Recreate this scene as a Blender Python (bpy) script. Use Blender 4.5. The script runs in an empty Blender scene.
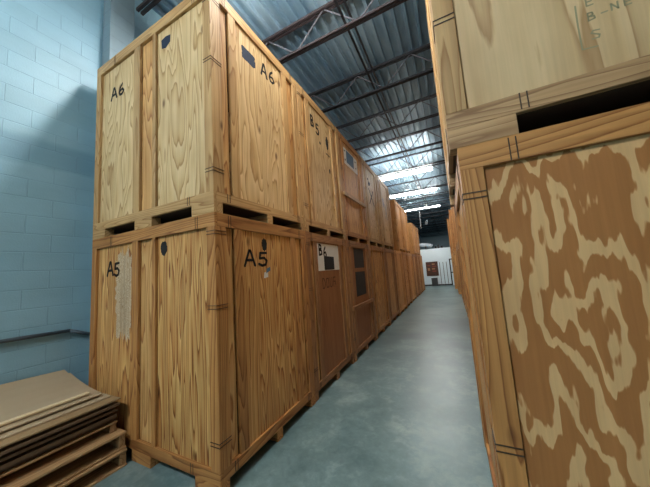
import bpy, bmesh, math, random
from mathutils import Vector, Matrix
SC = bpy.context.scene
COL = SC.collection

# ------------------------------------------------------------------ camera
YAW, PITCH, ROLL, FPX, CZ = -.4537, .1078, -.0699, 254.74, 1.6804
f = Vector((math.sin(YAW)*math.cos(PITCH), math.cos(YAW)*math.cos(PITCH), math.sin(PITCH)))
r = Vector((math.cos(YAW), -math.sin(YAW), 0)); u = r.cross(f)
r, u = math.cos(ROLL)*r + math.sin(ROLL)*u, -math.sin(ROLL)*r + math.cos(ROLL)*u
cd = bpy.data.cameras.new('camera'); cam = bpy.data.objects.new('camera', cd); COL.objects.link(cam)
cd.sensor_fit = 'HORIZONTAL'; cd.sensor_width = 36; cd.lens = 36*FPX/650; cd.clip_start = .02; cd.clip_end = 200
M = Matrix((r, u, -f)).transposed().to_4x4(); M.translation = (0, 0, CZ); cam.matrix_world = M
SC.camera = cam

# ------------------------------------------------------------------ world, light levels, exposure
w = bpy.data.worlds.new('World'); SC.world = w; w.use_nodes = True
w.node_tree.nodes['Background'].inputs[0].default_value = (.55, .8, 1, 1)
w.node_tree.nodes['Background'].inputs[1].default_value = .0
LAMP_COLOR = (1.0, .985, .93)
LAMP_POWER = {'near': 17, 'behind': 23, 'far': 9.5, 'dim': 55, 'faint': .02}
SC.view_settings.view_transform = 'Standard'; SC.view_settings.look = 'None'
SC.view_settings.gamma = 1; SC.view_settings.use_curve_mapping = False
SC.view_settings.exposure = 2.45

# ------------------------------------------------------------------ mesh helpers
def box(bm, x0, x1, y0, y1, z0, z1, bev=0.0):
    g = bmesh.ops.create_cube(bm, size=1)
    for v in g['verts']:
        v.co = Vector(((x0+x1)/2 + v.co.x*(x1-x0), (y0+y1)/2 + v.co.y*(y1-y0), (z0+z1)/2 + v.co.z*(z1-z0)))
    if bev > 0:
        es = list({e for v in g['verts'] for e in v.link_edges})
        bmesh.ops.bevel(bm, geom=es, offset=bev, segments=1, affect='EDGES')
    return bm
def boxes(*bs, bev=0.0):
    bm = bmesh.new()
    for b in bs: box(bm, *b, bev=bev)
    return bm
def tube(bm, p, q, rad, n=8):
    p, q = Vector(p), Vector(q); d = q-p
    g = bmesh.ops.create_cone(bm, cap_ends=True, segments=n, radius1=rad, radius2=rad, depth=d.length)
    R = d.to_track_quat('Z', 'Y').to_matrix().to_4x4(); R.translation = (p+q)/2
    bmesh.ops.transform(bm, matrix=R, verts=g['verts']); return bm
def path(pts, rad, n=8):
    bm = bmesh.new()
    for a, b in zip(pts, pts[1:]): tube(bm, a, b, rad, n)
    for a in pts[1:-1]:
        g = bmesh.ops.create_icosphere(bm, subdivisions=1, radius=rad)
        bmesh.ops.translate(bm, vec=Vector(a), verts=g['verts'])
    return bm
def obj(name, bm, mat, parent=None, kind=None, smooth=False):
    me = bpy.data.meshes.new(name); bm.to_mesh(me); bm.free()
    if smooth:
        for p in me.polygons: p.use_smooth = True
    me.materials.append(mat)
    o = bpy.data.objects.new(name, me); COL.objects.link(o)
    if parent: o.parent = parent
    if kind: o['kind'] = kind
    return o
def tag(o, label, cat, group=None):
    o['label'] = label; o['category'] = cat
    if group: o['group'] = group
    return o
def thing(name, label, cat, loc=(0, 0, 0), rotz=0, group=None):
    o = bpy.data.objects.new(name, None); COL.objects.link(o); o.location = loc
    o.rotation_euler = (0, 0, rotz); o.empty_display_size = .1
    return tag(o, label, cat, group)
def struct(name, bm, mat, parent=None): return obj(name, bm, mat, parent, None if parent else 'structure')
def dup(root, loc, label, group, rotz=None):
    c0 = root.copy(); COL.objects.link(c0); c0.location = loc
    if rotz is not None: c0.rotation_euler = (0, 0, rotz)
    c0['label'] = label; c0['group'] = group
    for ch in list(root.children):
        c = ch.copy(); COL.objects.link(c); c.parent = c0
        for g in list(ch.children):
            d = g.copy(); COL.objects.link(d); d.parent = c
    return c0

# ------------------------------------------------------------------ materials
class N:
    def __init__(s, name, rough=.6, metal=0.0, spec=.5):
        s.m = bpy.data.materials.new(name); s.m.use_nodes = True; s.t = s.m.node_tree
        s.b = s.t.nodes['Principled BSDF']
        s.b.inputs['Roughness'].default_value = rough; s.b.inputs['Metallic'].default_value = metal
        s.b.inputs['Specular IOR Level'].default_value = spec
    def n(s, kind, **kw):
        nd = s.t.nodes.new(kind)
        for k, v in kw.items():
            if k.startswith('i_'):
                key = k[2:].replace('_', ' ')
                nd.inputs[key].default_value = v
            else: setattr(nd, k, v)
        return nd
    def l(s, a, b): s.t.links.new(a, b)
    def math(s, op, a, b=None, c=None):
        nd = s.t.nodes.new('ShaderNodeMath'); nd.operation = op
        for i, v in enumerate((a, b, c)):
            if v is None: continue
            if isinstance(v, (int, float)): nd.inputs[i].default_value = v
            else: s.l(v, nd.inputs[i])
        return nd.outputs[0]
    def ramp(s, fac, stops, interp='LINEAR'):
        nd = s.t.nodes.new('ShaderNodeValToRGB'); nd.color_ramp.interpolation = interp
        cr = nd.color_ramp
        while len(cr.elements) < len(stops): cr.elements.new(.5)
        for e, (p, c) in zip(cr.elements, stops): e.position = p; e.color = (*c, 1) if len(c) == 3 else c
        s.l(fac, nd.inputs[0]); return nd.outputs[0]
    def mix(s, fac, a, b, mode='MIX'):
        nd = s.t.nodes.new('ShaderNodeMix'); nd.data_type = 'RGBA'; nd.blend_type = mode
        for sock, v in ((nd.inputs[0], fac), (nd.inputs[6], a), (nd.inputs[7], b)):
            if isinstance(v, (int, float)): sock.default_value = v
            elif isinstance(v, tuple): sock.default_value = (*v, 1)
            else: s.l(v, sock)
        return nd.outputs[2]
    def pos(s, scale=(1, 1, 1), rnd=0.0):
        g = s.n('ShaderNodeNewGeometry').outputs['Position']
        if rnd:
            oi = s.n('ShaderNodeObjectInfo').outputs['Random']
            cx = s.n('ShaderNodeCombineXYZ')
            for i, k in enumerate((1, 1.7, .6)): s.l(s.math('MULTIPLY', oi, rnd*k), cx.inputs[i])
            v = s.n('ShaderNodeVectorMath'); s.l(g, v.inputs[0]); s.l(cx.outputs[0], v.inputs[1]); g = v.outputs[0]
        v = s.n('ShaderNodeVectorMath', operation='MULTIPLY'); s.l(g, v.inputs[0]); v.inputs[1].default_value = scale
        return v.outputs[0]
    def noise(s, vec, scale=1, detail=2, rough=.5, dist=0):
        nd = s.n('ShaderNodeTexNoise'); s.l(vec, nd.inputs['Vector'])
        nd.inputs['Scale'].default_value = scale; nd.inputs['Detail'].default_value = detail
        nd.inputs['Roughness'].default_value = rough; nd.inputs['Distortion'].default_value = dist
        return nd.outputs['Fac']
    def bump(s, h, strength=.2, dist=.01):
        b = s.n('ShaderNodeBump'); b.inputs['Strength'].default_value = strength; b.inputs['Distance'].default_value = dist
        s.l(h, b.inputs['Height']); s.l(b.outputs[0], s.b.inputs['Normal'])
    def color(s, c):
        if isinstance(c, tuple): s.b.inputs['Base Color'].default_value = (*c, 1)
        else: s.l(c, s.b.inputs['Base Color'])
        return s.m

def sr(r, g, b):  # sRGB 0-255 to linear
    return tuple(((v/255)/12.92 if v/255 <= .04045 else ((v/255+.055)/1.055)**2.4) for v in (r, g, b))

def wood(name, dark, mid, light, axis='Z', across=2.6, along=.35, rings=7, sharp=(.35, .65), fine=.35, rough=.55, jag=0.0, knots=True, tint=.07, spec=.35, ring=None):
    s = N(name, rough, spec=spec)
    ax = {'X': 0, 'Y': 1, 'Z': 2}[axis]
    sc = [across]*3; sc[ax] = along
    p = s.pos(tuple(sc), 9.0)
    h = s.noise(p, 1, 1.5 if not jag else 3, .45, .25)
    if jag:
        sj = [30.0]*3; sj[ax] = 5.0
        h = s.math('ADD', h, s.math('MULTIPLY', s.math('SUBTRACT', s.noise(s.pos(tuple(sj), 9.0), 1, 2), .5), jag))
    sj2 = [22.0]*3; sj2[ax] = 2.2
    h = s.math('ADD', h, s.math('MULTIPLY', s.math('SUBTRACT', s.noise(s.pos(tuple(sj2), 9.0), 1, 3, .6), .5), .035 if not jag else 0.0))
    if ring is not None:
        sp = s.n('ShaderNodeSeparateXYZ'); s.l(s.n('ShaderNodeNewGeometry').outputs['Position'], sp.inputs[0])
        dx = s.math('MULTIPLY', s.math('SUBTRACT', sp.outputs[0], ring[0]), ring[2]); dz = s.math('MULTIPLY', s.math('SUBTRACT', sp.outputs[2], ring[1]), ring[3])
        h = s.math('ADD', h, s.math('SQRT', s.math('ADD', s.math('MULTIPLY', dx, dx), s.math('MULTIPLY', dz, dz))))
    if jag:
        band = s.math('PINGPONG', s.math('MULTIPLY', h, rings*2), 1)
        c = s.ramp(band, [(sharp[0], dark), ((sharp[0]+sharp[1])/2, mid), (sharp[1], light)])
    else:
        band = s.math('FRACT', s.math('MULTIPLY', h, rings*2.6))
        c = s.ramp(band, [(0, light), (.45, tuple((a_+b_)/2 for a_, b_ in zip(light, mid))), (.75, mid), (.92, dark), (1, light)])
    sf = [60.0]*3; sf[ax] = 1.6
    fn = s.noise(s.pos(tuple(sf), 9.0), 1, 3, .6)
    sm = [14.0]*3; sm[ax] = .5
    md = s.noise(s.pos(tuple(sm), 9.0), 1, 2, .5)
    f1 = s.ramp(fn, [(.3, (1-fine,)*3), (.7, (1+0*fine,)*3)])
    f2 = s.ramp(md, [(.3, (1-fine*.8, 1-fine*.95, 1-fine*1.1)), (.65, (1, 1, 1))])
    c = s.mix(1.0, c, f1, 'MULTIPLY'); c = s.mix(1.0, c, f2, 'MULTIPLY')
    if knots:
        sk = [3.2]*3; sk[ax] = 1.5
        vo = s.n('ShaderNodeTexVoronoi'); s.l(s.pos(tuple(sk), 9.0), vo.inputs['Vector']); vo.inputs['Scale'].default_value = 1
        k = s.ramp(vo.outputs['Distance'], [(.04, (.22, .13, .07)), (.10, (1, 1, 1))])
        c = s.mix(.85, c, k, 'MULTIPLY')
    # grime, darker towards nothing in particular: world-fixed stains
    g = s.noise(s.pos((1.1, 1.1, .8), 9.0), 1, 4, .6)
    c = s.mix(1.0, c, s.ramp(g, [(.33, (.82, .80, .78)), (.55, (1, 1, 1))]), 'MULTIPLY')
    oi = s.n('ShaderNodeObjectInfo').outputs['Random']
    hs = s.n('ShaderNodeHueSaturation'); s.l(c, hs.inputs['Color'])
    s.l(s.math('MULTIPLY_ADD', oi, tint*2, 1-tint), hs.inputs['Value'])
    s.bump(fn, .12, .002)
    return s.color(hs.outputs[0])

def lumber(name, dark, light, **k):
    mid = tuple((a+b)/2 for a, b in zip(dark, light))
    return {a: wood(name+'_'+a.lower(), dark, mid, light, axis=a, across=5, along=.45, rings=6, sharp=(.1, .9), **k) for a in 'XYZ'}

L_PALE = lumber('pale_lumber', sr(164, 120, 70), sr(212, 174, 120), fine=.18)
L_WARM = lumber('warm_lumber', sr(140, 86, 42), sr(206, 150, 88), fine=.22)
L_BROWN = lumber('brown_lumber', sr(140, 96, 60), sr(176, 128, 84), fine=.18)
L_GREY = lumber('weathered_lumber', sr(150, 112, 76), sr(206, 168, 122), fine=.2)
L_ORANGE = lumber('orange_lumber', sr(182, 126, 72), sr(226, 176, 114), fine=.15)
P_PALE = wood('pale_plywood', sr(170, 130, 80), sr(208, 174, 122), sr(230, 202, 154), across=4.5, along=.6, rings=5.5, sharp=(.15, .8), fine=.14)
P_STREAK = wood('streaky_pine_plywood', sr(138, 82, 38), sr(196, 134, 72), sr(234, 188, 120), across=8, along=.5, rings=5, sharp=(.15, .85), fine=.2)
P_WARM = wood('warm_plywood', sr(158, 102, 54), sr(202, 150, 90), sr(228, 182, 120), across=5, along=.5, rings=5, sharp=(.2, .8), fine=.16)
P_FLAT = wood('brown_hardboard', sr(150, 98, 60), sr(156, 104, 64), sr(164, 112, 70), across=5, along=.5, rings=3, sharp=(.1, .9), fine=.14, knots=False)
P_ORANGE = wood('orange_plywood', sr(184, 128, 72), sr(212, 158, 98), sr(230, 182, 120), across=5, along=.5, rings=4, sharp=(.2, .8), fine=.14)
P_BLOTCH = wood('bold_grained_plywood', sr(174, 118, 66), sr(198, 146, 92), sr(224, 182, 128), across=6.0, along=2.0, rings=4.8, sharp=(.53, .66), fine=.14, jag=.20, knots=False, tint=.02, ring=(.53, 1.47, 1.15, .62))
P_OLIVE = wood('greyed_plywood', sr(182, 144, 100), sr(208, 176, 130), sr(226, 196, 150), across=3.4, along=.35, rings=4, sharp=(.3, .75), fine=.12, tint=.02)

def paint(name, c, rough=.6, var=.12, metal=0, sc=9):
    s = N(name, rough, metal)
    n = s.noise(s.pos((sc, sc, sc)), 1, 3)
    return s.color(s.mix(n, tuple(v*(1-var) for v in c), tuple(min(1, v*(1+var)) for v in c)))
M_LID = paint('shade_dark_hardboard', sr(70, 52, 38), .8)  # lids and decks darkened: shade of the fork pockets put into the colour
M_INK = paint('black_marker_paint', sr(16, 15, 17), .85)
M_FADED = paint('faded_stencil_ink', sr(150, 144, 110), .8)
M_BROWNINK = paint('brown_stencil_ink', sr(86, 48, 26), .8)
M_BLUE = paint('dark_blue_spray_paint', sr(18, 34, 58), .8, .3, sc=30)
M_RUSTINK = paint('rust_red_stamp_ink', sr(104, 50, 30), .8)
M_WHITE = paint('white_card', sr(222, 222, 218), .6, .05)
M_BLUECARD = paint('blue_grey_card', sr(70, 104, 132), .5, .1)
M_WIRE = paint('dark_steel_wire', sr(72, 56, 44), .5, .2, .3)
M_STEEL = paint('dark_joist_steel', sr(44, 45, 50), .5, .3, .3, 4)
M_WEB = paint('grey_web_rod_steel', sr(104, 102, 108), .5, .2, .3, 4)
M_RUSTY = paint('rusty_joist_steel', sr(58, 48, 50), .6, .3, .2, 4)
M_HOUSING = paint('white_enamel', sr(225, 228, 228), .35, .03)
M_PIPE = paint('grey_blue_conduit', sr(70, 84, 96), .5, .15)
M_WPIPE = paint('white_conduit', sr(170, 178, 186), .5, .1)
M_FOAM = paint('weathered_fiberboard', sr(140, 122, 98), .75, .1, sc=5)
M_TOPSHEET = paint('tan_hardboard_sheet', sr(170, 150, 122), .6, .06, sc=3)
M_SHEETS = [paint('brown_sheet_edge', sr(104, 80, 58), .7, .25, sc=14), paint('tan_sheet_edge', sr(150, 122, 86), .7, .2, sc=14), paint('dark_sheet_edge', sr(84, 62, 44), .7, .2, sc=14)]
M_STRIP = paint('pale_wood_strip', sr(212, 190, 152), .6, .08, sc=6)
M_BLACK = paint('black_frame_paint', sr(24, 26, 30), .4)
M_DARKGREY = paint('dark_grey_plastic', sr(58, 62, 66), .5)
M_DARKSQ = paint('near_black_mesh_panel', sr(40, 36, 34), .8)
M_REDDISH = paint('red_notice_paper', sr(130, 58, 42), .6)
M_CREAMP = paint('cream_notice_paper', sr(165, 120, 85), .6)
M_DARKBOARD = paint('dark_brown_board', sr(74, 44, 32), .6)

def lamp_mat(name, strength):
    s = N(name); s.b.inputs['Emission Color'].default_value = (*LAMP_COLOR, 1)
    s.b.inputs['Emission Strength'].default_value = strength; return s.color((.9, .9, .9))

# painted concrete block: courses 0.2 m, blocks 0.4 m
def block_mat(name, c, ua, joint_dark=.8, band=None):
    s = N(name, .45, spec=.5)
    g = s.n('ShaderNodeNewGeometry').outputs['Position']
    sp = s.n('ShaderNodeSeparateXYZ'); s.l(g, sp.inputs[0])
    cb = s.n('ShaderNodeCombineXYZ'); s.l(sp.outputs[{'X': 0, 'Y': 1}[ua]], cb.inputs[0]); s.l(s.math('ADD', sp.outputs[2], 20.04), cb.inputs[1])
    br = s.n('ShaderNodeTexBrick'); s.l(cb.outputs[0], br.inputs['Vector'])
    br.offset = .5; br.squash = 1
    for k, v in (('Scale', 1), ('Mortar Size', .006), ('Mortar Smooth', .6), ('Brick Width', .406), ('Row Height', .2032), ('Bias', 0)): br.inputs[k].default_value = v
    br.inputs['Color1'].default_value = (.94, .94, .94, 1); br.inputs['Color2'].default_value = (1, 1, 1, 1)
    br.inputs['Mortar'].default_value = (joint_dark, joint_dark, joint_dark*1.02, 1)
    n = s.noise(s.pos((1.2, 1.2, 2.5)), 1, 5, .6)
    col = s.mix(n, tuple(v*.78 for v in c), tuple(min(1, v*1.12) for v in c))
    col = s.mix(1.0, col, br.outputs['Color'], 'MULTIPLY')
    if band:
        zz = s.math('ADD', sp.outputs[2], s.math('MULTIPLY', s.math('SUBTRACT', s.noise(s.pos((1, 2, 6)), 1, 3), .5), .12))
        mk = s.ramp(s.math('DIVIDE', zz, 6.0), [((band[0]-.03)/6, (0, 0, 0)), ((band[0]+.02)/6, (1, 1, 1)), ((band[1]-.02)/6, (1, 1, 1)), ((band[1]+.05)/6, (0, 0, 0))])
        col = s.mix(mk, col, s.mix(1.0, col, (.74, .8, .84), 'MULTIPLY'))
    fn = s.noise(s.pos((70, 70, 70)), 1, 3)
    h = s.math('ADD', s.math('MULTIPLY', br.outputs['Fac'], -1.0), s.math('MULTIPLY', fn, .35))
    h = s.math('ADD', h, s.math('MULTIPLY', s.noise(s.pos((2.0, 2.0, 9)), 1, 2), .5))
    s.bump(h, .55, .008)
    return s.color(col)
M_WALL = block_mat('painted_block_wall', sr(140, 180, 198), 'Y', .9, band=(3.13, 3.40))
M_WALLX = block_mat('painted_block_wall_end', sr(150, 172, 180), 'X')
M_PIL = block_mat('painted_block_pilaster', sr(126, 148, 158), 'X')
M_OFFICE = paint('white_office_cladding', sr(222, 236, 244), .5, .04)

def floor_mat():
    s = N('polished_concrete', .35, spec=.5)
    p = s.pos((1, 1, 1))
    a = s.noise(p, .7, 4, .55, .4); b = s.noise(p, 4.0, 5, .6, .5); c = s.noise(p, 16, 5, .65, .6)
    v = s.math('ADD', s.math('ADD', s.math('MULTIPLY', a, .45), s.math('MULTIPLY', b, .3)), s.math('MULTIPLY', c, .25))
    col = s.ramp(v, [(.30, sr(62, 84, 88)), (.5, sr(102, 124, 125)), (.68, sr(152, 169, 167))])
    s.l(s.ramp(s.math('ADD', s.math('MULTIPLY', b, .5), s.math('MULTIPLY', c, .5)), [(.36, (.28,)*3), (.64, (.45,)*3)]), s.b.inputs['Roughness'])
    s.bump(s.math('ADD', b, s.math('MULTIPLY', c, .6)), .05, .01)
    return s.color(col)
M_FLOOR = floor_mat()
def deck_mat():
    s = N('galvanized_roof_deck', .4, .35)
    n = s.noise(s.pos((1.5, .3, 1)), 1, 4, .6)
    return s.color(s.ramp(n, [(.36, sr(112, 142, 162)), (.64, sr(166, 190, 204))]))
M_DECK = deck_mat()

# ------------------------------------------------------------------ setting
WX, EX, Y0, Y1, ZC = -4.1, 8.0, -5.0, 42.0, 6.33
struct('floor', boxes((WX-.3, EX+.3, Y0-.3, Y1+.3, -.2, 0)), M_FLOOR)
struct('wall_left', boxes((WX-.2, WX, Y0, Y1, 0, ZC+.1)), M_WALL)
struct('wall_right', boxes((EX, EX+.2, Y0, Y1, 0, ZC+.1)), M_WALL)
struct('wall_back', boxes((WX-.2, EX+.2, Y1, Y1+.2, 0, ZC+.1)), M_WALLX)
struct('wall_front', boxes((WX-.2, EX+.2, Y0-.2, Y0, 0, ZC+.1)), M_WALLX)
struct('trim_1', boxes((WX, WX+.2, 1.65, 1.95, 0, ZC)), M_PIL)          # block pilaster
bm = bmesh.new()                                                     # corrugated roof deck
prof = []; x = WX-.2; pit = .2
while x < EX+.2:
    prof += [(x, 0), (x+.055, 0), (x+.066, .075), (x+.189, .075)]; x += pit
lo = [bm.verts.new((a, Y0-.2, ZC+b)) for a, b in prof]; hi = [bm.verts.new((a, Y1+.2, ZC+b)) for a, b in prof]
lo2 = [bm.verts.new((a, Y0-.2, ZC+.11)) for a, b in (prof[0], prof[-1])]; hi2 = [bm.verts.new((a, Y1+.2, ZC+.11)) for a, b in (prof[0], prof[-1])]
for i in range(len(lo)-1): bm.faces.new((lo[i], lo[i+1], hi[i+1], hi[i]))
bm.faces.new((lo2[0], hi2[0], hi2[1], lo2[1]))
struct('ceiling', bm, M_DECK)

# office box at the far end of the aisle
OY = 21.3
struct('wall_office', boxes((WX, 4.0, OY, OY+3, 0, 2.82)), M_OFFICE)
struct('baseboard_office', boxes((WX, -.12, OY-.02, OY, 0, .1)), M_BLACK)
for i, sx in enumerate((-.85, -.61, -.38)):
    struct('trim_%d' % (i+2), boxes((sx, sx+.035, OY-.02, OY, .12, 1.75)), M_DARKGREY)
d = struct('door_1', boxes((-.08, .85, OY-.03, OY, 0, 1.88)), M_OFFICE); 
obj('door_frame', boxes((-.16, -.08, OY-.05, OY, 0, 1.96), (.85, .93, OY-.05, OY, 0, 1.96), (-.08, .85, OY-.05, OY, 1.88, 1.96), (-.08, .85, OY-.045, OY-.03, .9, .97)), M_BLACK, d)
b = thing('notice_board', 'dark brown notice board with red and cream papers on white office wall', 'notice board', (-1.38, OY-.035, .75))
obj('board', boxes((-.43, .42, 0, .03, 0, 1.08)), M_DARKBOARD, b)
for x0, z0, w_, h_, m_ in ((.0, .30, .26, .10, M_REDDISH), (-.02, .48, .22, .1, M_CREAMP), (.02, .66, .26, .1, M_REDDISH), (.0, .84, .2, .09, M_CREAMP), (-.32, .4, .16, .2, M_CREAMP), (-.32, .75, .2, .08, M_REDDISH)):
    obj('notice', boxes((x0, x0+w_, -.006, 0, z0, z0+h_)), m_, b)
t = thing('waste_bin', 'dark grey bin under the notice board by the office wall', 'bin', (-1.29, OY-.2, 0))
obj('bin_body', boxes((-.21, .21, -.14, .14, 0, .55), bev=.02), M_DARKGREY, t); obj('lid', boxes((-.22, .22, -.15, .15, .55, .59), bev=.01), M_BLACK, t)
t = thing('air_duct', 'white duct lying on the office roof at the end of the aisle', 'duct', (-1.85, OY+.5, 2.82))
obj('duct_pipe', path([(-.55, 0, .42), (.3, 0, .36), (.62, 0, .22)], .14, 12), M_WPIPE, t, smooth=True); obj('support', boxes((-.4, -.3, -.15, .15, 0, .28), (.1, .2, -.15, .15, 0, .24)), M_DARKGREY, t)
for i, sx in enumerate((-1.05, -.85, -.62)):
    tag(obj('dark_box', boxes((sx, sx+.14, OY+.3, OY+.5, 2.82, 2.82+(.22, .3, .2)[i]), bev=.01), M_BLACK), 'small dark box on the office roof, ' + ('nearest the white duct', 'tallest and middle of the three', 'farthest from the white duct')[i], 'box', 'dark boxes on the office roof')

# ------------------------------------------------------------------ wooden crates ("vaults")
W, D, H = 2.094, 1.516, 2.25
T = .030
def strokes(lines, wd, to3, n, th=.0016):
    """hand painted strokes: 2-D polylines -> thin raised ribbons on a panel"""
    bm = bmesh.new()
    for pl in lines:
        for (a, b) in zip(pl, pl[1:]):
            a = Vector(a); b = Vector(b); dv = b-a
            if dv.length < 1e-6: dv = Vector((1e-4, 0))
            ang = math.atan2(dv.y, dv.x); pts = []
            for k in range(6): q = ang+math.pi/2+math.pi*k/5; pts.append(a+Vector((math.cos(q), math.sin(q)))*wd/2)
            for k in range(6): q = ang-math.pi/2+math.pi*k/5; pts.append(b+Vector((math.cos(q), math.sin(q)))*wd/2)
            poly(bm, [tuple(p) for p in pts], to3, n, th)
    return bm
def poly(bm, pts, to3, n, th=.0016):
    lo = [bm.verts.new(to3(*p)) for p in pts]; hi = [bm.verts.new(to3(*p)+n*th) for p in pts]
    try:
        bm.faces.new(lo[::-1]); bm.faces.new(hi)
        for i in range(len(pts)): j = (i+1) % len(pts); bm.faces.new((lo[i], lo[j], hi[j], hi[i]))
    except ValueError: pass
def blob(cx, cy, rx, ry, rag=.12, n=26, sq=2.0, seed=1):
    R = random.Random(seed); o = []
    for k in range(n):
        a = 2*math.pi*k/n; c, s_ = math.cos(a), math.sin(a)
        m = (abs(c)**sq+abs(s_)**sq)**(-1/sq)*(1+R.uniform(-rag, rag)); o.append((cx+c*rx*m, cy+s_*ry*m))
    return o
GL = {'A': [[(0, 0), (.42, 1), (.55, 1), (.95, .02)], [(.16, .36), (.8, .38)]],
      '5': [[(.85, 1), (.2, .97), (.15, .55), (.6, .6), (.9, .38), (.75, .08), (.4, 0), (.05, .12)]],
      '6': [[(.6, 1), (.25, .7), (.1, .3), (.25, .02), (.6, 0), (.85, .25), (.65, .5), (.2, .4)]],
      'B': [[(.1, 0), (.12, 1)], [(.12, 1), (.6, .95), (.65, .65), (.15, .52), (.75, .42), (.8, .1), (.1, 0)]],
      'D': [[(.1, 0), (.1, 1), (.55, .95), (.85, .6), (.85, .35), (.55, .02), (.1, 0)]],
      'O': [[(.15, .05), (.12, .95), (.8, .95), (.82, .05), (.15, .05)]],
      'U': [[(.1, 1), (.12, .1), (.4, 0), (.75, .1), (.8, 1)]],
      'F': [[(.1, 0), (.1, 1), (.85, 1)], [(.1, .55), (.75, .55), (.8, .2)]],
      'X': [[(0, 0), (.8, 1)], [(0, 1), (.85, 0)]], 'N': [[(.1, 0), (.1, 1), (.8, 0), (.8, 1)]],
      '-': [[(.2, .5), (.8, .5)]], '1': [[(.2, .8), (.5, 1), (.5, 0)]], 'E': [[(.8, 1), (.1, 1), (.1, 0), (.8, 0)], [(.1, .5), (.7, .5)]],
      'S': [[(.85, .9), (.3, 1), (.1, .75), (.8, .35), (.7, .05), (.1, .08)]], 'L': [[(.1, 1), (.1, 0), (.8, 0)]], '[': [[(.5, 1), (.1, 1), (.1, 0), (.6, 0)]]}
def text(s_, x, y, cw, h, gap=.25, slant=0):
    out = []
    for i, c in enumerate(s_):
        for pl in GL[c]: out.append([(x+i*cw*(1+gap)+p[0]*cw+slant*p[1]*h, y+p[1]*h) for p in pl])
    return out

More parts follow.
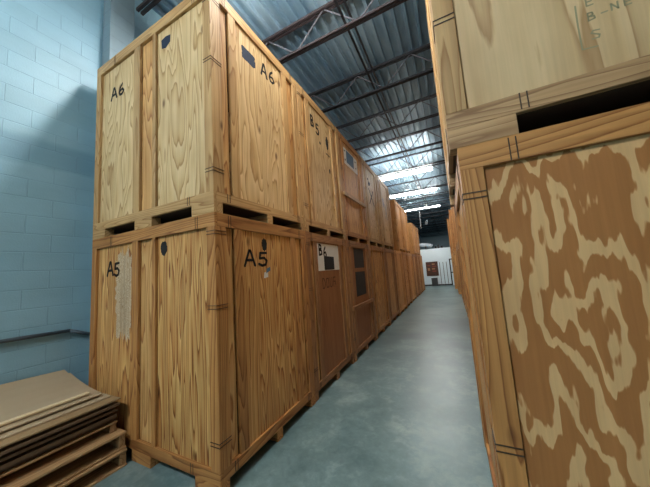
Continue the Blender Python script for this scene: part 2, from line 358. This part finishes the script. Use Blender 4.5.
def make_crate(side, loc, lum, ply, style='stiles', front='door', aisle_ply=None, label='', group=None, h=H, clipz=(.37, 1.43, 2.06), lum2=None):
    """crate whose aisle face is at local x=0; the body extends to side*W. Origin: bottom corner at aisle/front."""
    t = thing('storage_crate', label, 'crate', loc, 0, group)
    S = side; ap = aisle_ply or ply; l2 = lum2 or lum
    def bx(name, x0, x1, y0, y1, z0, z1, mat, bev=.002):
        a, b = sorted((S*x0, S*x1)); return obj(name, boxes((a, b, y0, y1, z0, z1), bev=bev), mat, t)
    # skid blocks : three rows, three per row
    for (y0, y1) in ((0, .095), (D/2-.045, D/2+.045), (D-.11, D)):
        for (x0, x1) in ((0, .29), (.90, 1.20), (W-.28, W)):
            bx('skid_block', x0, x1, y0, y1, 0, .10, lum['X'])
    bx('deck', T, W-T, T, D-T, .10, .125, M_LID)
    rb = .19
    bx('bottom_rail', 0, W, 0, T, .10, rb, lum['X']); bx('bottom_rail', 0, W, D-T, D, .10, rb, lum['X'])
    bx('bottom_rail', 0, T, T, D-T, .10, rb, lum['Y']); bx('bottom_rail', W-T, W, T, D-T, .10, rb, lum['Y'])
    rt = h-.12
    bx('top_rail', 0, W, 0, T, rt, h, lum['X']); bx('top_rail', 0, W, D-T, D, rt, h, lum['X'])
    bx('top_rail', 0, T, T, D-T, rt, h, lum['Y']); bx('top_rail', W-T, W, T, D-T, rt, h, lum['Y'])
    bx('lid', T, W-T, T, D-T, h-.03, h-.012, M_LID)
    for (x0, x1, xo) in ((0, .10, 0), (W-.10, W, 1)):
        for yo in (0, 1):
            xs = (x0, x1); ys = (0, T) if yo == 0 else (D-T, D)
            yl = (T, .12) if yo == 0 else (D-.12, D-T); xl = (0, T) if xo == 0 else (W-T, W)
            bm = bmesh.new()
            for q in ((*sorted((S*xs[0], S*xs[1])), *ys, rb, rt), (*sorted((S*xl[0], S*xl[1])), *yl, rb, rt)): box(bm, *q, bev=.002)
            obj('corner_post', bm, l2['Z'], t)
    q = .026   # panel recess
    if front == 'door':
        bx('stile', .84, .895, .002, T, rb, rt, l2['Z']); bx('stile', 1.13, 1.25, .002, T, rb, rt, l2['Z'])
        bx('front_panel', .105, .835, q, q+.014, rb, rt, ply); bx('front_panel', .90, 1.125, q+.004, q+.016, rb, rt, P_WARM); bx('front_panel', 1.255, W-.105, q, q+.014, rb, rt, ply)
    else:
        bx('front_panel', .105, W-.105, q-.006, q+.014, rb, rt, ply)
    bx('back_panel', .10, W-.10, D-q-.014, D-q, rb, rt, P_WARM)
    bx('outer_panel', W-q-.014, W-q, .12, D-.12, rb, rt, P_WARM)
    # aisle face
    if style == 'stiles':
        bx('stile', .002, T, .225, .325, rb, rt, l2['Z']); bx('stile', .002, T, D-.375, D-.265, rb, rt, l2['Z'])
        bx('side_panel', q+.006, q+.018, .125, .22, rb, rt, P_WARM); bx('side_panel', q+.006, q+.018, D-.26, D-.125, rb, rt, P_WARM)
        bx('side_panel', q-.006, q+.010, .330, D-.380, rb, rt, ap)
    elif style == 'ledge':
        bx('stile', .002, T, .16, .26, rb, rt, l2['Z']); bx('stile', .002, T, D-.30, D-.20, rb, rt, l2['Z'])
        bx('side_panel', q-.004, q+.012, .265, D-.305, rb, rt, ap)
        bx('side_panel', q+.006, q+.018, .125, .155, rb, rt, P_WARM); bx('side_panel', q+.006, q+.018, D-.195, D-.125, rb, rt, P_WARM)
        bx('ledge', -.035, .0, .05, D-.05, .905, .975, (L_PALE if loc[2] > 1 else l2)['Y'])
    else:
        bx('side_panel', q-.006, q+.010, .12, D-.12, rb, rt, ap)
    # wire clips wrapping the corner posts and rails
    def clip(z, yc, x1=.10, y1=.12):
        bm = bmesh.new(); e = .0035
        for dz in (0, .028):
            ysn = (-e, 0) if yc == 0 else (D, D+e)
            box(bm, *sorted((S*-e, S*x1)), *ysn, z+dz, z+dz+.005)
            yy = (0, y1) if yc == 0 else (D-y1, D)
            box(bm, *sorted((S*-e, 0)), *yy, z+dz, z+dz+.005)
        obj('wire_clip', bm, M_WIRE, t)
    for z in clipz:
        clip(z, 0)
    def vclip(face, c, z0, z1):
        bm = bmesh.new(); e = .003
        for dc in (0, .028):
            if face == 'F': box(bm, *sorted((S*(c+dc), S*(c+dc+.005))), -e, 0, z0, z1)
            else: box(bm, *sorted((-S*e, 0)), c+dc, c+dc+.005, z0, z1)
        obj('wire_clip', bm, M_WIRE, t)
    vclip('F', .21, rt, h-.01); vclip('A', .15, rt, h-.01); vclip('A', D-.18, rt, h-.01); vclip('F', W-.45, rt, h-.01)
    vclip('F', .31, .11, rb); vclip('A', .15, .11, rb); vclip('A', D-.18, .11, rb)
    return t, q
def on_aisle(S, q=.020):   # (along, up) -> local coords on the aisle panel
    return (lambda a, b: Vector((S*q, a, b))), Vector((-S, 0, 0))
def on_front(S, q=.026):
    return (lambda a, b: Vector((S*a, q, b))), Vector((0, -1, 0))

XL, YL, PIT = -1.763, 1.505, 1.522
ORD = ['nearest', 'second', 'third', 'fourth', 'fifth', 'sixth', 'seventh', 'eighth', 'ninth', 'tenth', 'eleventh', 'twelfth', 'thirteenth', 'fourteenth', 'fifteenth', 'sixteenth', 'seventeenth', 'eighteenth', 'nineteenth', 'twentieth', 'twenty-first', 'twenty-second', 'twenty-third', 'twenty-fourth', 'twenty-fifth']
GLL, GLU, GRL, GRU = 'crates in the left row, bottom level', 'crates in the left row, top level', 'crates in the right row, bottom level', 'crates in the right row, top level'

# --- left, bottom, nearest: A5
a5, q = make_crate(-1, (XL, YL, 0), L_WARM, P_STREAK, label='streaky pine crate marked A5 standing on the floor at the left corner', group=GLL)
to, n = on_aisle(-1)
obj('lettering', strokes(text('A', .36, 1.785, .15, .15) + text('5', .555, 1.785, .15, .135), .027, to, n), M_INK, a5)
bm = bmesh.new(); poly(bm, blob(.66, 2.01, .042, .068, .1, seed=3), to, n); obj('black_spot', bm, M_INK, a5)
bm = bmesh.new(); poly(bm, [(.63, 1.65), (.70, 1.66), (.70, 1.72), (.64, 1.71)], to, n); tg = obj('paper_tag', bm, M_WHITE, a5)
bm = bmesh.new(); poly(bm, [(.67, 1.70), (.74, 1.73), (.74, 1.77), (.68, 1.75)], to, n, .002); obj('blue_tape', bm, M_BLUECARD, tg)
to, n = on_front(-1)
obj('lettering', strokes(text('A', 1.79, 1.80, -.13, .15) + text('5', 1.64, 1.79, -.11, .14), .028, to, n), M_INK, a5)
bm = bmesh.new(); poly(bm, blob(.735, 2.01, .052, .07, .1, seed=5), to, n); obj('black_spot', bm, M_INK, a5)
# pale scuffed patch where an old label was torn off
bm = bmesh.new(); poly(bm, blob(1.44, 1.60, .16, .46, .16, 60, 4, seed=8), to, n, .0006)
obj('torn_label_residue', bm, wood('scuffed_plywood', sr(150, 108, 66), sr(200, 168, 128), sr(232, 214, 186), across=16, along=5, rings=8, sharp=(.35, .6), fine=.35, knots=False), a5)

# --- left, top, nearest: A6
a6, q = make_crate(-1, (XL, YL, H), L_PALE, P_PALE, label='pale plywood crate marked A6 on top of the crate marked A5', group=GLU)
to, n = on_aisle(-1)
obj('lettering', strokes(text('A', .74, 1.82, .11, .16) + text('6', .885, 1.84, .12, .15), .026, to, n), M_INK, a6)
bm = bmesh.new(); poly(bm, blob(.53, 1.87, .105, .075, .05, 40, 7, seed=2), to, n); obj('blue_paint_patch', bm, M_BLUE, a6)
to, n = on_front(-1)
obj('lettering', strokes(text('A', 1.785, 1.71, -.13, .14) + text('6', 1.62, 1.71, -.13, .13), .028, to, n), M_INK, a6)
bm = bmesh.new(); poly(bm, [(.625, 1.94), (.62, 2.02), (.70, 2.035), (.775, 2.02), (.765, 1.92), (.70, 1.90)], to, n); obj('blue_paint_patch', bm, M_BLUE, a6)

# --- second column: B6 below, B5 above
b6, q = make_crate(-1, (XL-.006, YL+PIT, 0), L_BROWN, P_FLAT, label='brown crate with white square sign marked B6 on the floor', group=GLL)
to, n = on_aisle(-1)
bm = bmesh.new(); poly(bm, [(.36, 1.69), (1.2, 1.69), (1.2, 2.11), (.36, 2.11)], to, n, .004); sg = obj('white_sign', bm, M_WHITE, b6)
to2, n = on_aisle(-1, .016)
bm = bmesh.new(); poly(bm, [(.56, 1.70), (.93, 1.70), (.93, 1.91), (.56, 1.92)], to2, n, .002); obj('black_square', bm, M_INK, sg)
obj('lettering', strokes(text('B', .40, 1.93, .12, .16) + text('6', .55, 1.90, .12, .16), .032, to2, n), M_INK, sg)
obj('stencil_lettering', strokes(text('DOUF', .46, 1.42, .11, .15, .18), .018, to, n), M_BROWNINK, b6)
b5, q = make_crate(-1, (XL+.004, YL+PIT, H), L_PALE, P_PALE, label='pale crate marked B5 on top of the crate with a white sign', group=GLU)
obj('lettering', strokes(text('B', .40, 1.78, .12, .18) + text('5', .57, 1.72, .12, .18), .032, to, n), M_INK, b5)
bm = bmesh.new(); poly(bm, blob(.99, 1.72, .055, .12, .14, seed=9), to, n)
for pl in ([(.99, 1.62), (.99, 1.5)], [(.92, 1.5), (1.06, 1.49)]):
    for a, b in zip(pl, pl[1:]): poly(bm, [(a[0]-.01, a[1]-.01), (b[0]+.01, b[1]-.01), (b[0]+.01, b[1]+.01), (a[0]-.01, a[1]+.01)], to, n)
obj('black_paint_splash', bm, M_INK, b5)
bm = bmesh.new(); poly(bm, blob(.70, 1.60, .028, .024, .1, seed=4), to, n); obj('black_spot', bm, M_INK, b5)
bm = bmesh.new(); poly(bm, blob(1.02, 1.2, .025, .045, .15, seed=6), to, n); obj('black_spot', bm, M_INK, b5)

# --- third column: crates with a ledge across the door
c_lo, q = make_crate(-1, (XL, YL+2*PIT, 0), L_BROWN, P_FLAT, style='ledge', label='brown crate with two dark panels above a ledge, on the floor', group=GLL)
for z0, z1 in ((1.70, 2.115), (1.12, 1.62)):
    bm = bmesh.new(); poly(bm, [(.42, z0), (1.05, z0), (1.05, z1), (.42, z1)], *on_aisle(-1, .022), .003); obj('dark_square', bm, M_DARKSQ, c_lo)
c_up, q = make_crate(-1, (XL, YL+2*PIT, H), L_WARM, P_WARM, style='ledge', label='crate with white-framed blue sign and a ledge, on the top level', group=GLU)
to, n = on_aisle(-1, .022)
bm = bmesh.new(); poly(bm, [(.28, 1.66), (1.15, 1.66), (1.15, 2.02), (.28, 2.02)], to, n, .005); sg = obj('white_sign', bm, M_WHITE, c_up)
to2, n = on_aisle(-1, .017)
bm = bmesh.new(); poly(bm, [(.44, 1.72), (.90, 1.72), (.90, 2.0), (.44, 2.0)], to2, n, .002); obj('blue_square', bm, M_BLUECARD, sg)
bm = bmesh.new()
for yy, zz in ((.35, 1.95), (.36, 1.75), (1.02, 1.93), (1.04, 1.78)): poly(bm, blob(yy, zz, .03, .02, .2), to2, n, .002)
obj('ink_marks', bm, M_INK, sg)

# --- the remaining crates of the left row
lum_cycle = [L_WARM, L_BROWN, L_ORANGE, L_WARM]
protoL = {}
def left_crate(key, loc, label, group, **k):
    if key not in protoL:
        protoL[key] = make_crate(-1, loc, label=label, group=group, **k)[0]; return protoL[key]
    return dup(protoL[key], loc, label, group)
R0 = random.Random(4)
for k in range(3, 11):
    key = ('a', 'b', 'c', 'a', 'c', 'b', 'a', 'c')[k-3]
    kw = dict(a=dict(lum=L_WARM, ply=P_WARM, aisle_ply=P_STREAK), b=dict(lum=L_BROWN, ply=P_WARM), c=dict(lum=L_ORANGE, ply=P_ORANGE))[key]
    lab = {'a': 'streaky', 'b': 'brown', 'c': 'orange-toned'}[key]
    o = left_crate(key, (XL+R0.uniform(-.01, .02), YL+PIT*k, 0), '%s wooden crate on the floor, %s from the camera in the left row' % (lab, ORD[k]), GLL, **kw)
protoL_marks = {}
for k in (3, 4):
    o, q = make_crate(-1, (XL+.01*(k-3), YL+PIT*k, H), L_PALE, P_PALE, label=('pale upper crate with black X and spot, right of the ledge crate', 'pale upper crate with grey scribbles, last before the gap in the top level')[k-3], group=GLU)
    to, n = on_aisle(-1)
    if k == 3:
        obj('lettering', strokes(text('X', .5, 1.15, .5, .42) + text('1', .42, 1.65, .18, .2), .04, to, n), M_INK, o)
        bm = bmesh.new(); poly(bm, blob(.6, 1.72, .07, .06, .2, seed=11), to, n); obj('black_spot', bm, M_INK, o)
    else:
        obj('lettering', strokes(text('N', .45, 1.35, .22, .3) + text('X', .72, 1.0, .3, .5), .03, to, n), M_BLUECARD, o)
for i, (y, h_, key) in enumerate(((10.18, 2.08, 'u1'), (11.70, 2.08, 'u1'), (14.75, 1.78, 'u2'), (16.28, 1.78, 'u2'))):
    labs = ('orange crate starting the top level again after the gap', 'orange crate behind the first one after the gap, top level', 'shorter pale orange crate on top level past the second gap', 'shorter crate ending the top level of the left row')
    left_crate(key, (XL+.0, y, H), labs[i], GLU, lum=L_ORANGE, ply=P_ORANGE, h=h_, front='plain', clipz=(.4, 1.3))

# --- right row
XR, YR = .088, 1.416
rl, q = make_crate(1, (XR, YR, 0), L_WARM, P_BLOTCH, front='plain', style='stiles', aisle_ply=P_WARM, label='large crate with bold swirling brown and cream grain at right, on the floor', group=GRL, clipz=(.83, 1.98))
ru, q = make_crate(1, (.055, YR, H), L_GREY, P_OLIVE, front='plain', style='stiles', aisle_ply=P_PALE, label='greyish plywood crate with faded stencil above the bold-grained crate', group=GRU, clipz=(.70, 1.8), lum2=L_PALE)
to, n = on_front(1, .020)
FX = .055
for pls in ([[(.615-FX, .52), (.612-FX, .42), (.612-FX, .31), (.66-FX, .305)]], text('E', .648-FX, .50, .028, .036), text('S', .71-FX, .55, .04, .04), text('B', .645-FX, .43, .03, .036), text('-', .685-FX, .43, .03, .03), text('N', .72-FX, .44, .028, .03), text('S', .645-FX, .34, .035, .04), text('E', .76-FX, .44, .026, .03)):
    obj('faded_stencil', strokes(pls, .006, to, n, .0005), M_FADED, ru)
first = {}
for lvl, (z, grp) in enumerate(((0, GRL), (H, GRU))):
    for k in range(1, 12):
        x = .25 if k < 9 else .13; x += R0.uniform(0, .03) + (.02 if lvl else 0)
        if k > 10: x = .02
        y = YR + .03 + PIT*k
        lab = 'wooden crate in the right row, %s from the camera, %s' % (ORD[k], 'standing on the floor' if lvl == 0 else 'on the top level')
        key = (k + lvl) % 2
        if key not in first:
            first[key] = make_crate(1, (x, y, z), (L_WARM, L_ORANGE)[key], (P_WARM, P_ORANGE)[key], front='plain', label=lab, group=grp)[0]
        else: dup(first[key], (x, y, z), lab, grp)

# ------------------------------------------------------------------ roof joists
JS, JY0 = 1.813, 1.957
def make_joist(loc, label, mat):
    t = thing('roof_joist', label, 'roof joist', loc, 0, 'open-web joists under the roof deck')
    x0, x1 = WX+.02, EX-.02; zt = ZC-.004; zb = 5.72
    obj('top_chord', boxes((x0, x1, -.055, -.012, zt-.045, zt), (x0, x1, .012, .055, zt-.045, zt)), mat, t)
    obj('bottom_chord', boxes((x0+.3, x1-.3, -.05, -.012, zb, zb+.04), (x0+.3, x1-.3, .012, .05, zb, zb+.04)), mat, t)
    bm = bmesh.new(); x = x0+.05; up = True; p = .62
    while x < x1-p:
        tube(bm, (x, 0, zt-.02 if up else zb+.02), (x+p, 0, zb+.02 if up else zt-.02), .013, 6); x += p; up = not up
    obj('web', bm, M_WEB, t)
    return t
def jl(i): return 'open-web steel joist under the roof deck, %s from the camera' % ORD[i]
js = None; jr = None
for k in range(22):
    y = JY0 + JS*k
    if k < 2:
        if jr is None: jr = make_joist((0, y, 0), 'reddish ' + jl(k), M_RUSTY)
        else: dup(jr, (0, y, 0), 'reddish ' + jl(k), jr['group'])
    elif js is None: js = make_joist((0, y, 0), 'dark ' + jl(k), M_STEEL)
    else: dup(js, (0, y, 0), 'dark ' + jl(k), js['group'])
bxs = thing('joist_bridging', 'dark steel bridging bars tying the joists together above the aisle', 'bridging', (-1.15, JY0, 0))
obj('bottom_bar', boxes((-.018, .018, 0, JS*21, 5.765, 5.79)), M_STEEL, bxs)
obj('top_bar', boxes((-.018, .018, 0, JS*21, 6.24, 6.265)), M_STEEL, bxs)

# ------------------------------------------------------------------ lamps
def fixture(loc, label, key, length=2.44, rotz=0, sec_k=1.0):
    t = thing('strip_light', label, 'strip light', loc, rotz, 'fluorescent strip lights')
    L = length/2; dz = ZC-loc[2]
    obj('housing', boxes((-L, L, -.045, .045, .045, .09), bev=.008), M_HOUSING, t)
    for s_ in (-1, 1): obj('lamp_holder', boxes((s_*L-.02*(s_ > 0), s_*L+.02*(s_ < 0), -.12, .12, -.075, .05)), M_HOUSING, t)
    bm = bmesh.new(); sec = [(math.cos(a)*.12*sec_k, math.sin(a)*.075*sec_k) for a in [math.radians(160)+math.radians(220)*i/10 for i in range(11)]]  # lens made wide to imitate lamp bloom, rounded to throw light upward
    A = [bm.verts.new((-L+.021, a, .0+b)) for a, b in sec]; B = [bm.verts.new((L-.021, a, .0+b)) for a, b in sec]
    bm.faces.new(A[::-1]); bm.faces.new(B); bm.faces.new((A[0], B[0], B[-1], A[-1]))
    for i in range(10): bm.faces.new((A[i], A[i+1], B[i+1], B[i]))
    bmesh.ops.recalc_face_normals(bm, faces=bm.faces)
    obj('bloom_diffuser', bm, TM[key], t)
    for s_ in (-1, 1): obj('hanger', tube(bmesh.new(), (s_*L*.8, 0, .09), (s_*L*.8, 0, dz), .004, 6), M_STEEL, t)
    return t
TM = {k: lamp_mat('lamp_tube_'+k, v) for k, v in LAMP_POWER.items()}
LX, LZ = -1.50, 5.66
fixture((-1.6, -2.6, LZ), 'lit strip light above the aisle behind the camera', 'behind')
fixture((LX, 2.05, LZ), 'lit strip light over the nearest crates', 'near')
fixture((LX, 11.35, LZ), 'bright strip light over the aisle, nearest of those in view', 'far')
fixture((LX-.03, 14.66, LZ), 'bright strip light over the aisle, second of those in view', 'far')
fixture((LX, 19.3, LZ), 'thin dim strip light over the far end of the aisle', 'dim', sec_k=.22)
fixture((-1.75, 26.2, LZ), 'small unlit strip light running lengthwise above the office roof', 'faint', 1.8, math.pi/2+.1)
fixture((4.6, 36, LZ), 'added unseen strip light brightening the end wall beyond the office', 'far')  # unseen lamp added to brighten the end wall
tag(obj('conduit', tube(bmesh.new(), (-1.6, 18.32, 4.1), (-1.58, 18.32, 5.72), .03), M_WPIPE), 'white conduit hanging down from a joist above the far crates', 'conduit')
tag(obj('wall_conduit', path([(WX+.03, -2, 1.24), (WX+.03, .3, 1.225), (WX+.03, 1.40, 1.20), (WX+.03, 1.62, 1.10)], .02), M_PIPE, smooth=True), 'dark conduit running along the blue block wall beside the crates', 'conduit')

# ------------------------------------------------------------------ stack of panels and pallets, lower left
R1 = random.Random(7)
def skid(z, h_, x0, x1, y0, y1, label, base=True):
    t = thing('wooden_pallet', label, 'pallet', (x0, y0, z), 0, 'low pallets at the bottom of the stack')
    w_, d_ = x1-x0, y1-y0
    obj('top_board', boxes((0, w_, 0, d_, h_-.018, h_), bev=.002), L_GREY['Y'], t)
    if base: obj('base_board', boxes((0, w_, 0, d_, 0, .016), bev=.002), L_GREY['Y'], t)
    for yy in (0, d_/2-.03, d_-.06): obj('bearer', boxes((.01, w_-.01, yy+.005, yy+.055, .016 if base else 0, h_-.018), bev=.002), L_GREY['X'], t)
    return t
skid(.0, .142, -4.03, -2.94, -.62, 1.455, 'pallet at the very bottom of the stack, on the floor')
skid(.144, .146, -4.04, -2.97, -.60, 1.46, 'pallet second from the floor in the stack')
skid(.292, .09, -4.02, -3.07, -.63, 1.43, 'thin pallet under the loose sheets, topmost of the three pallets', base=False)
z = .384
def sheet_mesh(w_, d_, th, curl):
    bm = bmesh.new(); nx, ny = 6, 10; vs = {}
    for i in range(nx+1):
        for j in range(ny+1):
            a, b = i/nx, j/ny; zz = curl*((1-a)**2)*.8 + curl*.25*math.sin(b*3)*(1-a)
            vs[i, j] = (bm.verts.new((-w_*(1-a), -d_*(1-b), zz)), bm.verts.new((-w_*(1-a), -d_*(1-b), zz+th)))
    for i in range(nx):
        for j in range(ny):
            q4 = [(i, j), (i+1, j), (i+1, j+1), (i, j+1)]
            bm.faces.new([vs[k][1] for k in q4]); bm.faces.new([vs[k][0] for k in q4[::-1]])
    for j in range(ny):
        for i in (0, nx): bm.faces.new([vs[i, j][0], vs[i, j+1][0], vs[i, j+1][1], vs[i, j][1]])
    for i in range(nx):
        for j in (0, ny): bm.faces.new([vs[i, j][0], vs[i+1, j][0], vs[i+1, j][1], vs[i, j][1]])
    bmesh.ops.recalc_face_normals(bm, faces=bm.faces); return bm
zs = [(.384, .035, -3.10, 1.43, 0, 2), (.421, .03, -3.06, 1.42, 0, 0), (.455, .02, -3.12, 1.43, 0, 2), (.480, .022, -3.05, 1.42, 0, 0), (.508, .016, -3.10, 1.41, 0, 1), (.530, .02, -3.03, 1.43, 0, 0), (.556, .014, -3.09, 1.40, 0, 2), (.578, .012, -3.04, 1.44, 0, 1)]
for i, (z, th, xe, ye, cu, mi) in enumerate(zs):
    o = obj('hardboard_sheet', sheet_mesh(.96, 2.02, th, cu), M_SHEETS[mi]); o.location = (xe, ye, z)
    tag(o, ('dark brown', 'brown', 'dark', 'brown', 'tan', 'brown', 'dark', 'tan')[i] + ' loose sheet in the stack, %s of eight up from the pallets' % ('first', 'second', 'third', 'fourth', 'fifth', 'sixth', 'seventh', 'eighth')[i], 'board sheet', 'loose sheets in the stack')
o = obj('hardboard_sheet', sheet_mesh(.88, 2.05, .012, .15), M_TOPSHEET); o.location = (-3.16, 1.41, .592)
tag(o, 'wide tan board sheet curling up at the wall, under the top sheet', 'board sheet')
o = obj('hardboard_sheet', sheet_mesh(.84, 2.0, .008, .17), M_TOPSHEET); o.location = (-3.23, 1.37, .625)
tag(o, 'wide smooth tan board lying topmost on the stack', 'board sheet')
tag(obj('wood_strip', boxes((-3.355, -3.30, -.5, 1.30, .647, .665), bev=.003), M_STRIP), 'long pale wooden strip lying along the edge of the topmost board', 'wood strip')
